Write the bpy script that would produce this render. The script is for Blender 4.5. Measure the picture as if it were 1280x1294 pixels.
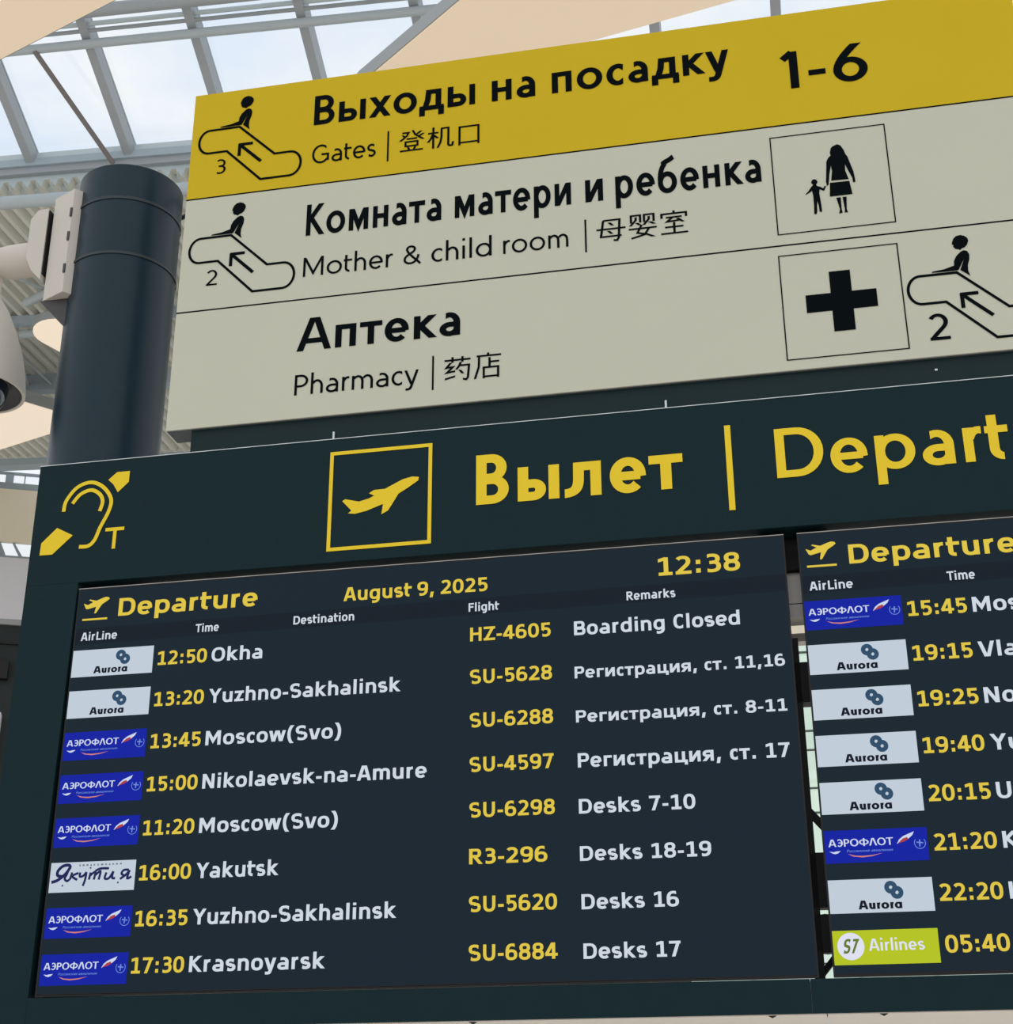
import bpy, math, random
from mathutils import Matrix, Vector
from mathutils.geometry import tessellate_polygon, delaunay_2d_cdt

scene = bpy.context.scene
for _o in list(bpy.data.objects): bpy.data.objects.remove(_o)
COL = scene.collection
R = math.radians
EYE = 1.6                                   # camera height above the floor

# ---------------------------------------------------------------- camera
cam_data = bpy.data.cameras.new('camera'); cam = bpy.data.objects.new('camera', cam_data); COL.objects.link(cam)
cam_data.sensor_fit = 'HORIZONTAL'; cam_data.sensor_width = 36.0; cam_data.lens = 1925.0 / 1280.0 * 36.0
cam_data.clip_end = 300
_p, _r = R(22.63), R(-0.298)
_F = Vector((0, math.cos(_p), math.sin(_p))); _U = Vector((0, -math.sin(_p), math.cos(_p))); _R = Vector((1, 0, 0))
_R2 = _R * math.cos(_r) + _U * math.sin(_r); _U2 = -_R * math.sin(_r) + _U * math.cos(_r)
_m = Matrix((_R2, _U2, -_F)).transposed().to_4x4(); _m.translation = (0, 0, EYE)
cam.matrix_world = _m
scene.camera = cam

# ---------------------------------------------------------------- daylight: bright cloudy sky
world = bpy.data.worlds.new('sky'); scene.world = world; world.use_nodes = True
nt = world.node_tree; nt.nodes.clear()
def N(t, **k):
    n = nt.nodes.new(t)
    for a, v in k.items(): setattr(n, a, v)
    return n
tc = N('ShaderNodeTexCoord'); mp = N('ShaderNodeMapping'); mp.inputs['Scale'].default_value = (1, 1, 1.6)
nz = N('ShaderNodeTexNoise'); nz.inputs['Scale'].default_value = 7.0; nz.inputs['Detail'].default_value = 7; nz.inputs['Roughness'].default_value = .58
rp = N('ShaderNodeValToRGB'); rp.color_ramp.elements[0].position = .38; rp.color_ramp.elements[1].position = .62
rp.color_ramp.elements[0].color = (.82, .89, 1.0, 1); rp.color_ramp.elements[1].color = (1.0, 1.0, 1.0, 1)
sp = N('ShaderNodeSeparateXYZ'); gr = N('ShaderNodeMapRange'); gr.inputs['From Min'].default_value = -.05; gr.inputs['From Max'].default_value = .02
mx = N('ShaderNodeMix', data_type='RGBA'); mx.inputs[6].default_value = (.34, .34, .33, 1)
bg = N('ShaderNodeBackground'); bg.inputs['Strength'].default_value = 1.07; wo = N('ShaderNodeOutputWorld')
L = nt.links.new
L(tc.outputs['Generated'], mp.inputs[0]); L(mp.outputs[0], nz.inputs['Vector']); L(nz.outputs[0], rp.inputs[0])
L(tc.outputs['Generated'], sp.inputs[0]); L(sp.outputs[2], gr.inputs[0]); L(gr.outputs[0], mx.inputs[0])
L(rp.outputs[0], mx.inputs[7]); L(mx.outputs[2], bg.inputs[0]); L(bg.outputs[0], wo.inputs[0])

scene.view_settings.view_transform = 'Standard'; scene.view_settings.look = 'None'
scene.view_settings.gamma = 1.0; scene.view_settings.use_curve_mapping = False
scene.view_settings.exposure = 0.0

# ---------------------------------------------------------------- materials
MAT = {}
def mat(name, col, rough=.55, metal=0.0, emit=None, strength=1.0, noise=0.0, nscale=12.0, spec=.5):
    m = bpy.data.materials.new(name); m.use_nodes = True; t = m.node_tree; b = t.nodes['Principled BSDF']
    b.inputs['Base Color'].default_value = (*col, 1); b.inputs['Roughness'].default_value = rough
    b.inputs['Metallic'].default_value = metal; b.inputs['Specular IOR Level'].default_value = spec
    if noise:
        c = t.nodes.new('ShaderNodeTexCoord'); n = t.nodes.new('ShaderNodeTexNoise'); n.inputs['Scale'].default_value = nscale
        n.inputs['Detail'].default_value = 5
        r = t.nodes.new('ShaderNodeMapRange'); r.inputs['To Min'].default_value = 1 - noise; r.inputs['To Max'].default_value = 1 + noise
        v = t.nodes.new('ShaderNodeMix'); v.data_type = 'RGBA'; v.blend_type = 'MULTIPLY'; v.inputs[0].default_value = 1
        v.inputs[6].default_value = (*col, 1)
        t.links.new(c.outputs['Object'], n.inputs['Vector']); t.links.new(n.outputs[0], r.inputs[0])
        t.links.new(r.outputs[0], v.inputs[7]); t.links.new(v.outputs[2], b.inputs['Base Color'])
    if emit:
        b.inputs['Emission Color'].default_value = (*emit, 1); b.inputs['Emission Strength'].default_value = strength
    MAT[name] = m; return m
def srgb(r, g, b):
    f = lambda c: (c / 255 / 12.92) if c / 255 <= .04045 else ((c / 255 + .055) / 1.055) ** 2.4
    return (f(r), f(g), f(b))
def glow(name, rgb, strength=1.0): return mat(name, (.004, .004, .005), .35, emit=srgb(*rgb), strength=strength, spec=.06)

mat('sign_yellow', (.63, .445, .013), .6, noise=.03, nscale=3, spec=.12)
mat('sign_white', (.585, .58, .46), .6, noise=.02, nscale=3, spec=.15)
mat('print_black', (.003, .005, .006), .6, spec=.02)
mat('sign_side', (.10, .115, .125), .5)
mat('board_paint', (.0065, .0225, .027), .5, noise=.10, nscale=30, spec=.10)
mat('beam_dark', (.010, .024, .026), .5, noise=.1, spec=.15)
mat('header_yellow', (.87, .62, .032), .6, spec=.12)
mat('edge_aluminium', (.62, .64, .64), .35, .7)
mat('bracket_black', (.004, .004, .004), .6)
mat('bracket_steel', (.36, .34, .31), .38, .8)
mat('soffit_white', (.88, .82, .74), .6)
mat('column_paint', (.0065, .024, .036), .36, noise=.12, nscale=18, spec=.27)
mat('strap_dark', (.02, .03, .035), .5)
mat('camera_beige', (.60, .55, .48), .5, noise=.02)
mat('camera_dark', (.05, .047, .045), .5)
mat('bubble_glass', (.010, .020, .045), .06, spec=.8)
mat('roof_bar', (.40, .43, .45), .5, noise=.04)
mat('roof_tube', (.50, .56, .58), .45, noise=.03)
mat('roof_fascia', (.62, .70, .72), .5, noise=.03)
mat('roof_beam', (.42, .50, .55), .5, noise=.03)
mat('brace_brown', (.23, .20, .19), .5)
mat('deck_sheet', (.74, .74, .67), .55, noise=.05, nscale=4)
mat('hanger_wire', (.45, .47, .47), .5)
mat('lamp_rim', (.33, .35, .35), .35, .3)
mat('lamp_fabric', (.55, .45, .34), .8, emit=(1.0, .80, .58), strength=.42)
mat('lamp_fabric_bright', (.55, .45, .36), .8, emit=(1.0, .86, .68), strength=.62)
mat('wall_beige', (.90, .80, .62), .7, noise=.03)
mat('wall_lilac', (.74, .72, .75), .6, noise=.03)
mat('wall_dark', (.014, .022, .022), .7, noise=.15)
mat('wall_frame', (.34, .40, .42), .5)
mat('floor_stone', (.76, .70, .62), .35, noise=.06, nscale=2)
mat('mullion_grey', (.10, .13, .12), .5)
mat('mullion_mint', (.62, .70, .64), .5)
glow('screen_dark', (20, 35, 45)); glow('screen_band', (17, 27, 37)); mat('bezel_black', (.006, .006, .007), .4, spec=.3)
glow('screen_yellow', (222, 196, 68)); glow('screen_white', (206, 216, 226)); glow('tile_white', (192, 204, 216))
glow('tile_blue', (10, 30, 160)); glow('logo_white', (205, 215, 235)); glow('logo_pale', (110, 140, 215)); glow('logo_orange', (210, 130, 115)); glow('logo_red', (170, 60, 70))
glow('logo_navy', (28, 34, 84)); glow('logo_ink', (12, 16, 34)); glow('logo_ring', (45, 76, 104)); glow('logo_green', (96, 120, 40)); glow('tile_lime', (180, 195, 30)); glow('tile_cream', (222, 224, 240))

def glass(name, tint, refl=.06):
    m = bpy.data.materials.new(name); m.use_nodes = True; t = m.node_tree; t.nodes.clear()
    a = t.nodes.new('ShaderNodeBsdfTransparent'); a.inputs[0].default_value = (*tint, 1)
    g = t.nodes.new('ShaderNodeBsdfGlossy'); g.inputs['Roughness'].default_value = .02
    x = t.nodes.new('ShaderNodeMixShader'); x.inputs[0].default_value = refl; o = t.nodes.new('ShaderNodeOutputMaterial')
    t.links.new(a.outputs[0], x.inputs[1]); t.links.new(g.outputs[0], x.inputs[2]); t.links.new(x.outputs[0], o.inputs[0]); MAT[name] = m
glass('roof_glass', (.95, .97, .98)); glass('mint_glass', (.80, .885, .81))

# ---------------------------------------------------------------- mesh helpers
class MB:
    """collects shapes, then links them as ONE mesh object"""
    def __init__(s): s.v, s.f, s.strokes = [], [], {}
    def face(s, pts):
        i = len(s.v); s.v += [tuple(p) for p in pts]; s.f.append(tuple(range(i, i + len(pts)))); return s
    def ink(s, quads, d): s.strokes.setdefault(d, []).extend(quads); return s
    def merge_ink(s):
        """overlapping pen strokes become one clean flat outline"""
        for d, quads in s.strokes.items():
            vs, fs = [], []
            for quad in quads:
                for q in ((quad[0], quad[1], quad[2]), (quad[0], quad[2], quad[3])):
                    ar = sum(q[i][0] * q[(i + 1) % 3][1] - q[(i + 1) % 3][0] * q[i][1] for i in range(3))
                    if abs(ar) < 2e-9: continue
                    i = len(vs); vs += [Vector((x * 1000, y * 1000)) for x, y in (q if ar > 0 else q[::-1])]; fs.append([i, i + 1, i + 2])
            ov, oe, of, _a, _b, orig = delaunay_2d_cdt(vs, [], fs, 0, 1e-4)
            area = lambda f, P: abs(sum(P[f[i]].x * P[f[i - 1]].y - P[f[i - 1]].x * P[f[i]].y for i in range(len(f)))) / 2
            keep = [f for f, o in zip(of, orig) if o]
            if sum(area(f, ov) for f in keep) > 1.02 * sum(area(f, vs) for f in fs): ov, keep = vs, fs   # merging failed: keep the strokes
            i = len(s.v); s.v += [(p.x / 1000, d, p.y / 1000) for p in ov]
            s.f += [tuple(i + k for k in f) for f in keep]
        s.strokes = {}
    def box(s, a, b, bev=0.0):
        x0, y0, z0 = a; x1, y1, z1 = b
        if bev:
            return s.prism([(x0 + bev, z0), (x1 - bev, z0), (x1, z0 + bev), (x1, z1 - bev), (x1 - bev, z1), (x0 + bev, z1), (x0, z1 - bev), (x0, z0 + bev)], y0, y1)
        i = len(s.v); s.v += [(x0, y0, z0), (x1, y0, z0), (x1, y1, z0), (x0, y1, z0), (x0, y0, z1), (x1, y0, z1), (x1, y1, z1), (x0, y1, z1)]
        s.f += [tuple(i + k for k in q) for q in ((0, 3, 2, 1), (4, 5, 6, 7), (0, 1, 5, 4), (1, 2, 6, 5), (2, 3, 7, 6), (3, 0, 4, 7))]; return s
    def prism(s, poly, y0, y1, axis='y'):
        n = len(poly); i = len(s.v)
        P = (lambda a, b, c: (a, c, b)) if axis == 'y' else (lambda a, b, c: (a, b, c))
        s.v += [P(a, b, y0) for a, b in poly] + [P(a, b, y1) for a, b in poly]
        for k in range(n): s.f.append((i + k, i + (k + 1) % n, i + n + (k + 1) % n, i + n + k))
        for t in tessellate_polygon([[Vector((a, b, 0)) for a, b in poly]]):
            s.f.append(tuple(i + k for k in t)); s.f.append(tuple(i + n + k for k in reversed(t)))
        return s
    def flat(s, poly, y):
        i = len(s.v); s.v += [(a, y, b) for a, b in poly]
        for t in tessellate_polygon([[Vector((a, b, 0)) for a, b in poly]]): s.f.append(tuple(i + k for k in t))
        return s
    def tube(s, pts, r, n=14, cap=True):
        pts = [Vector(p) for p in pts]; rings = []
        for k, p in enumerate(pts):
            t = (pts[min(k + 1, len(pts) - 1)] - pts[max(k - 1, 0)]).normalized()
            a = t.cross(Vector((0, 0, 1)) if abs(t.z) < .9 else Vector((1, 0, 0))).normalized(); b = t.cross(a)
            rr = r[k] if isinstance(r, (list, tuple)) else r
            i = len(s.v); rings.append(i)
            s.v += [tuple(p + (a * math.cos(2 * math.pi * j / n) + b * math.sin(2 * math.pi * j / n)) * rr) for j in range(n)]
        for i, j in zip(rings, rings[1:]):
            for k in range(n): s.f.append((i + k, i + (k + 1) % n, j + (k + 1) % n, j + k))
        if cap: s.f += [tuple(rings[0] + k for k in reversed(range(n))), tuple(rings[-1] + k for k in range(n))]
        return s
    def lathe(s, c, prof, n=48, cap=True):
        rings = []
        for r, z in prof:
            i = len(s.v); rings.append(i)
            s.v += [(c[0] + r * math.cos(2 * math.pi * k / n), c[1] + r * math.sin(2 * math.pi * k / n), c[2] + z) for k in range(n)]
        for i, j in zip(rings, rings[1:]):
            for k in range(n): s.f.append((i + k, i + (k + 1) % n, j + (k + 1) % n, j + k))
        if cap: s.f += [tuple(rings[0] + k for k in reversed(range(n))), tuple(rings[-1] + k for k in range(n))]
        return s
    def build(s, name, material, parent=None, smooth=None, xf=None):
        if s.strokes: s.merge_ink()
        base = Vector(parent_base(parent)) if parent else Vector((0, 0, 0))
        me = bpy.data.meshes.new(name)
        vs = [Vector(xf(*v)) if xf else Vector(v) for v in s.v]
        me.from_pydata([tuple(v - base) for v in vs], [], s.f); me.materials.append(MAT[material]); me.update()
        if smooth:
            me.polygons.foreach_set('use_smooth', [True] * len(me.polygons)); me.set_sharp_from_angle(angle=R(smooth))
        o = bpy.data.objects.new(name, me); COL.objects.link(o)
        if parent: o.parent = parent
        return o
BASE = {}
def parent_base(o):
    while o.parent: o = o.parent
    return BASE.get(o.name, (0, 0, 0))
def tag(o, label=None, cat=None, group=None, kind=None):
    if label: o['label'] = label
    if cat: o['category'] = cat
    if group: o['group'] = group
    if kind: o['kind'] = kind
    return o
# the board stands on its own axes: u to the right along it, d away from the viewer, v up from eye height
YAW, DIST = R(-11.42), 3.7
UX = Vector((math.cos(YAW), math.sin(YAW), 0)); DX = Vector((-math.sin(YAW), math.cos(YAW), 0))
def bw(u, d, v): return UX * u + DX * (DIST + d) + Vector((0, 0, v + EYE))
def thing(name, label, cat, base, group=None, board=True):
    o = bpy.data.objects.new(name, None); COL.objects.link(o); o.empty_display_size = .1
    o.location = bw(*base) if board else base
    if board: o.rotation_euler = (0, 0, YAW)
    BASE[o.name] = base; return tag(o, label, cat, group)
def copy_tree(o, parent=None):
    c = o.copy(); COL.objects.link(c)
    if parent: c.parent = parent
    for ch in list(o.children): copy_tree(ch, c)
    return c
def struct(mb, name, material, smooth=None, xf=None, label=None):
    o = mb.build(name, material, None, smooth, xf); tag(o, label, None, None, 'structure'); return o
# ---------------------------------------------------------------- lettering
# Every glyph is a set of pen strokes; a pen with its own width for upright and
# level strokes turns them into filled outlines. Units: capital height = 100.
def sub_curve(fn, n): return [fn(i / n) for i in range(n + 1)]

class Pen:
    def __init__(self, wx, wy, X, k, asc, desc):
        self.wx, self.wy, self.X, self.k, self.asc, self.desc = wx, wy, X, k, asc, desc
        self.a, self.b = wx / 2, wy / 2
    def width(self, nx, ny): return math.hypot(nx * self.wx, ny * self.wy)
    def ribbon(self, pts, cap='h', closed=False):
        """centre line -> list of quads"""
        P = [pts[0]]
        for q in pts[1:]:
            if math.hypot(q[0] - P[-1][0], q[1] - P[-1][1]) > 1e-4: P.append(q)
        if closed and math.hypot(P[0][0] - P[-1][0], P[0][1] - P[-1][1]) < 1e-3: P.pop()
        n = len(P); seg = []
        for i in range(n if closed else n - 1):
            p, q = P[i], P[(i + 1) % n]
            L = math.hypot(q[0] - p[0], q[1] - p[1]); t = ((q[0] - p[0]) / L, (q[1] - p[1]) / L)
            nn = (-t[1], t[0]); seg.append((t, nn, self.width(*nn) / 2))
        Lf, Rt = [], []
        def end(p, s):
            t, nn, w = s; k = 0.0
            m = cap
            if m == 'h' and abs(t[1]) < 0.35: m = 'v'
            elif m == 'v' and abs(t[0]) < 0.35: m = 'h'
            if m == 'h': k = -nn[1] * w / t[1]
            elif m == 'v': k = -nn[0] * w / t[0]
            return ((p[0] + nn[0] * w + t[0] * k, p[1] + nn[1] * w + t[1] * k),
                    (p[0] - nn[0] * w - t[0] * k, p[1] - nn[1] * w - t[1] * k))
        for i in range(n):
            p = P[i]
            if not closed and i in (0, n - 1):
                l, r = end(p, seg[0] if i == 0 else seg[-1])
            else:
                s0, s1 = seg[i - 1], seg[i % len(seg)]
                c = s0[0][0] * s1[0][1] - s0[0][1] * s1[0][0]
                out = []
                for sg in (1, -1):
                    a0 = (p[0] + sg * s0[1][0] * s0[2], p[1] + sg * s0[1][1] * s0[2])
                    a1 = (p[0] + sg * s1[1][0] * s1[2], p[1] + sg * s1[1][1] * s1[2])
                    if abs(c) < 0.02: out.append(((a0[0] + a1[0]) / 2, (a0[1] + a1[1]) / 2))
                    else:
                        k = ((a1[0] - a0[0]) * s1[0][1] - (a1[1] - a0[1]) * s1[0][0]) / c
                        k = max(-60, min(60, k))
                        out.append((a0[0] + s0[0][0] * k, a0[1] + s0[0][1] * k))
                l, r = out
            Lf.append(l); Rt.append(r)
        m = n if closed else n - 1
        return [[Lf[i], Rt[i], Rt[(i + 1) % n], Lf[(i + 1) % n]] for i in range(m)]
    # -- path helpers, all in outer extents
    def arc(self, x0, y0, x1, y1, d0, d1, n=None):
        rx, ry = (x1 - x0) / 2 - self.a, (y1 - y0) / 2 - self.b
        cx, cy = (x0 + x1) / 2, (y0 + y1) / 2
        n = n or max(6, int(abs(d1 - d0) / 11)); e = 2 / self.k; out = []
        for i in range(n + 1):
            t = math.radians(d0 + (d1 - d0) * i / n); c, s = math.cos(t), math.sin(t)
            out.append((cx + rx * math.copysign(abs(c) ** e, c), cy + ry * math.copysign(abs(s) ** e, s)))
        return out
def bez(p0, p1, p2, p3, n=9):
    o = []
    for i in range(n + 1):
        t = i / n; u = 1 - t
        o.append(tuple(u**3 * p0[j] + 3 * u * u * t * p1[j] + 3 * u * t * t * p2[j] + t**3 * p3[j] for j in (0, 1)))
    return o

def glyph(P, ch, w):
    """strokes of one character in a box of ink width w: list of (points, cap, closed)"""
    a, b, X, D, A, C = P.a, P.b, P.X, P.desc, P.asc, 100.0
    S = []
    def ln(*p, cap='h'): S.append((list(p), cap, False))
    def st(x, y0, y1): S.append(([(x, y0), (x, y1)], 'h', False))            # upright stem centred on x
    def bar(y, x0, x1): S.append(([(x0, y), (x1, y)], 'v', False))
    def pt(p, cap='f', closed=False): S.append((p, cap, closed))
    def bowl(x0, y0, x1, y1): pt(P.arc(x0, y0, x1, y1, 0, 360), closed=True)
    def dot(x, y): pt([(x, y - b), (x, y + b)], 'h')
    def halfR(x0, y0, x1, y1):    # bar, half round on the right, bar back
        r = (y1 - y0) / 2
        xr = max(x0 + a, x1 - min(r * 1.12, (x1 - x0) * 0.62))
        pt([(x0, y1 - b)] + P.arc(2 * xr - x1, y0, x1, y1, 90, -90) + [(x0, y0 + b)], 'v')
    o = 1.5   # overshoot
    diag = P.wx * 1.0
    if ch in 'AАЛ^' :
        m = w / 2; q = diag * 0.56
        ln((q, 0), (m - a * 0.55, C)); ln((w - q, 0), (m + a * 0.55, C))
        if ch in 'AА': bar(25 + b * .6, w * .2, w * .8)
    elif ch in 'BВ':
        st(a, 0, C); halfR(a, 0, w, 52 + b * .55); halfR(a, 52 - b * .95, w * .94, C)
    elif ch == 'C' or ch == 'С': pt(P.arc(0, -o, w * 1.06, C + o, 52, 308), 'v')
    elif ch == 'G':
        pt(P.arc(0, -o, w * 1.04, C + o, 48, 320), 'v'); st(w - a, 12, 48); bar(48 - b * .2, w * .55, w)
    elif ch == 'D': st(a, 0, C); halfR(a, 0, w, C)
    elif ch == 'F': st(a, 0, C); bar(C - b, a, w); bar(54, a, w * .93)
    elif ch == 'H' : st(a, 0, C); st(w - a, 0, C); bar(53, a, w - a)
    elif ch in 'KК':
        st(a, 0, C); q = diag * .62
        ln((w * .93 - q, C), (a + P.wx * .35, 52)); ln((w - q, 0), (a + P.wx * .55, 56))
    elif ch == 'L': st(a, 0, C); bar(b, a, w)
    elif ch == 'M':
        st(a, 0, C); st(w - a, 0, C); q = a * .9
        ln((q * 1.25, C), (w / 2, 30 if P.k > 2.2 else 16), (w - q * 1.25, C))
    elif ch == 'N': st(a, 0, C); st(w - a, 0, C); ln((a * 1.15, C), (w - a * 1.15, 0))
    elif ch == 'O' or ch == 'О': bowl(0, -o, w, C + o)
    elif ch in 'PРR':
        st(a, 0, C); halfR(a, 38 if ch != 'R' else 42, w if ch != 'R' else w * .88, C)
        if ch == 'R': ln((w - diag * .58, 0), (w * .72 - diag * .58, 30), (w * .42, 46))
    elif ch in 'Ss':
        H = C if ch == 'S' else X; B = b * 1.0; m = H / 2
        h0 = m + b
        top = P.arc(0, H - h0 - o * 0, w * 1.0, H + o, 38, 90, 4) + P.arc(0, H - h0, w, H + o, 90, 270, 12)[1:]
        bot = P.arc(0, -o, w, h0, 90, -90, 12) + P.arc(0, -o, w, h0, -90, -142, 4)[1:]
        # spine tilts a little
        pt(top[:-2] + [(w * .5 - a * .2, m + b * .3), (w * .5 + a * .2, m - b * .3)] + bot[2:], 'v')
    elif ch in 'TТ': st(w / 2, 0, C); bar(C - b, 0, w)
    elif ch == 'U' : pt([(a, C)] + P.arc(0, -o, w, 2 * min(w * .52, 44), 180, 360) + [(w - a, C)], 'h')
    elif ch == 'V': q = diag * .56; ln((q, C), (w / 2 - a * .5, 0)); ln((w - q, C), (w / 2 + a * .5, 0))
    elif ch == 'Y': q = diag * .6; ln((q, C), (w / 2, 46)); ln((w - q, C), (w / 2, 46)); st(w / 2, 0, 50)
    elif ch == 'Z': bar(C - b, 0, w); bar(b, 0, w); ln((diag * .66, 2), (w - diag * .66, C - 2))
    elif ch == 'I': st(a, 0, C)
    elif ch == 'Э':
        pt(P.arc(-w * .1, -o, w, C + o, 128, -128), 'v'); bar(51, w * .3, w - a)
    elif ch == 'Ф': st(w / 2, -2, C + 2); bowl(0, 14, w, C - 12)
    # ------------------------------------------------ lower case
    elif ch in 'aа':
        pt([(w - a, 0), (w - a, X * .56)] + P.arc(0 - w * .06, X - 2 * X * .44, w, X + o, 0, 118), 'v')
        yb = X * .60
        pt([(w - a, yb - b)] + P.arc(0, -o, w * .98, yb, 90, 270) + P.arc(0, -o, w * .98, yb, 270, 335)[1:], 'v')
    elif ch in 'bр' or ch in 'dpр' or ch in 'p':
        if ch == 'b': st(a, 0, A); bowl(0, -o, w, X + o)
        elif ch == 'd': st(w - a, 0, A); bowl(0, -o, w, X + o)
        else: st(a, -D, X); bowl(0, -o, w, X + o)
    elif ch == 'ɑ': st(w - a, 0, X); bowl(0, -o, w, X + o)
    elif ch == 'в': st(a, 0, X); halfR(a, 0, w, X * .55 + b * .5); halfR(a, X * .55 - b, w * .93, X)
    elif ch in 'cс': pt(P.arc(0, -o, w * 1.06, X + o, 52, 308), 'v')
    elif ch in 'eе':
        pt([(a * .9, X * .5 - b * .15), (w - a, X * .5 - b * .15)], 'v')
        pt([(w - a * .95, X * .44)] + P.arc(0, -o, w, X + o, 0, 316)[0:], 'f')
    elif ch == 'g':
        bowl(0, 0 - o * 0, w, X + o)
        pt([(w - a, X), (w - a, (.6 * X - D) / 2 + 2)] + P.arc(-w * .05, -D, w, 2 * X * .3, 0, -118), 'v')
    elif ch in 'hnп' or ch == 'm':
        if ch == 'п': st(a, 0, X); st(w - a, 0, X); bar(X - b, a, w - a)
        else:
            st(a, 0, A if ch == 'h' else X)
            if ch != 'm': pt([(w - a, 0), (w - a, X * .50)] + P.arc(0 + a * .2, X - 2 * X * .48, w, X + o, 0, 150), 'h')
            else:
                m = w / 2
                pt([(m, 0), (m, X * .54)] + P.arc(a * .2, X - 2 * X * .44, m + a, X + o, 0, 150), 'h')
                pt([(w - a, 0), (w - a, X * .54)] + P.arc(m - a * .8, X - 2 * X * .44, w, X + o, 0, 150), 'h')
    elif ch == 'i': st(a, 0, X); pt([(a, A - P.wy * (.95 if P.k > 2.2 else 1.25)), (a, A)], 'h')
    elif ch == 'l':
        if P.k > 2.2 or True: st(a, 0, A)
    elif ch == 'k': st(a, 0, A); q = diag * .66; ln((w * .94 - q, X), (a + P.wx * .45, X * .52)); ln((w - q, 0), (a + P.wx * .55, X * .58))
    elif ch == 'к': st(a, 0, X); q = diag * .66; ln((w * .97 - q, X), (a + P.wx * .35, X * .5)); ln((w - q, 0), (a + P.wx * .5, X * .56))
    elif ch in 'oо': bowl(0, -o, w, X + o)
    elif ch == 'r': st(a, 0, X); pt(P.arc(a * .1, X - 2 * X * .46, w * 1.5, X + o, 165, 88 if P.k > 2.2 else 75), 'v')
    elif ch == 't': pt([(a + w * .14, X * 1.32), (a + w * .14, X * .34)] + P.arc(w * .14, -o * 0, w * 1.35, 2 * X * .34, 180, 268), 'h'); bar(X - b, 0, w)
    elif ch == 'u': pt([(a, X)] + P.arc(0, -o, w, 2 * X * .48, 180, 340), 'h'); st(w - a, 0, X)
    elif ch == 'v': q = diag * .6; ln((q, X), (w / 2 - a * .5, 0)); ln((w - q, X), (w / 2 + a * .5, 0))
    elif ch == 'w':
        q = diag * .52; m = w / 2
        ln((q, X), (w * .27, 0)); ln((m - a * .35, X), (w * .29, 0)); ln((m + a * .35, X), (w * .71, 0)); ln((w - q, X), (w * .73, 0))
    elif ch in 'yу':
        q = diag * .6
        ln((q, X), (w / 2 + a * .1, 0))
        pt([(w - q, X), (w * .50, -D * .38)] + bez((w * .5, -D * .38), (w * .42, -D * .8), (w * .34, -D + b), (w * .12, -D + b), 6)[1:], 'h')
    elif ch == 'z': bar(X - b, 0, w); bar(b, 0, w); ln((diag * .68, 2), (w - diag * .68, X - 2))
    elif ch == 'ы': st(a, 0, X); halfR(a, 0, w * .68, X * .62); st(w - a, 0, X)
    elif ch == 'х': q = diag * .66; ln((q, X), (w - q, 0)); ln((w - q, X), (q, 0))
    elif ch == 'д':
        bar(b, 0, w); st(a * .9, -D * .62, P.wy * .6); st(w - a * .9, -D * .62, P.wy * .6)
        st(w - P.wx * .95, 0, X); bar(X - b, w * .36, w - P.wx * .6)
        ln((w * .38, X), (w * .335, X * .5), (P.wx * .95, b)) if P.k < 2.2 else ln((w * .42, X), (P.wx * .9, b))
    elif ch == 'н': st(a, 0, X); st(w - a, 0, X); bar(X * .53, a, w - a)
    elif ch == 'м': st(a, 0, X); st(w - a, 0, X); ln((a * 1.3, X), (w / 2, X * .2), (w - a * 1.3, X))
    elif ch == 'т': st(w / 2, 0, X); bar(X - b, 0, w)
    elif ch in 'ий': st(a, 0, X); st(w - a, 0, X); ln((a * 1.1, 0), (w - a * 1.1, X))
    elif ch == 'л':
        st(w - a, 0, X); bar(X - b, w * .3, w - a)
        pt([(w * .3 + a * .6, X), (w * .3 + a * .55, X * .5)] + bez((w * .3 + a * .55, X * .5), (w * .3 + a * .5, X * .2), (w * .25, b), (0, b * .9), 7)[1:], 'h')
    elif ch == 'г': st(a, 0, X); bar(X - b, a, w)
    elif ch == 'ц': st(a, 0, X); st(w * .82 - a, 0, X); bar(b, a, w); st(w - a * .85, -D * .62, P.wy * .7)
    elif ch == 'я':
        st(w - a, 0, X); x0 = w * .04
        pt([(w - a, X - b)] + P.arc(x0, X * .36, x0 + w * .9, X, 90, 270) + [(w - a, X * .36 + b)], 'v')
        ln((diag * .6, 0), (w * .55, X * .44))
    elif ch == 'б':
        bowl(0, -o, w, X * .96); pt(P.arc(0, -X * .3, w * 1.1, C * 1.02, 180, 118) + bez((w * .34, C * .93), (w * .5, C * 1.0), (w * .6, C * .98), (w * .86, C * 1.1), 5), 'f')
    elif ch == '&':
        pt(bez((w, 2), (w * .7, 30), (w * .18, 62), (w * .2, 82), 10) + bez((w * .2, 82), (w * .22, 105 - b), (w * .66, 105 - b), (w * .66, 80), 10)[1:] +
           bez((w * .66, 80), (w * .64, 58), (a, 56), (a, 27), 10)[1:] + bez((a, 27), (a, b - 4), (w * .8, b - 12), (w * .88, 50), 12)[1:], 'f')
    # ------------------------------------------------ figures
    elif ch == '0': bowl(0, -o, w, C + o)
    elif ch == '1':
        if P.k > 2.2: st(w * .55, 0, C); bar(b, 0.02 * w, w); ln((0, C - b * 1.9), (w * .5, C - b * .8), cap='v')
        else: st(w - a, 0, C); ln((a * .5, C * .8), (w - a * 1.2, C - b * .3), cap='f')
    elif ch == '2':
        pt(P.arc(-w * .04, C - 64, w * .96, C + o, 150, 0) + bez((w * .96 - a, C - 32), (w * .96 - a, 52), (w * .5, 38), (a, b), 8)[1:], 'f'); bar(b, 0, w)
    elif ch == '3':
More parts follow.
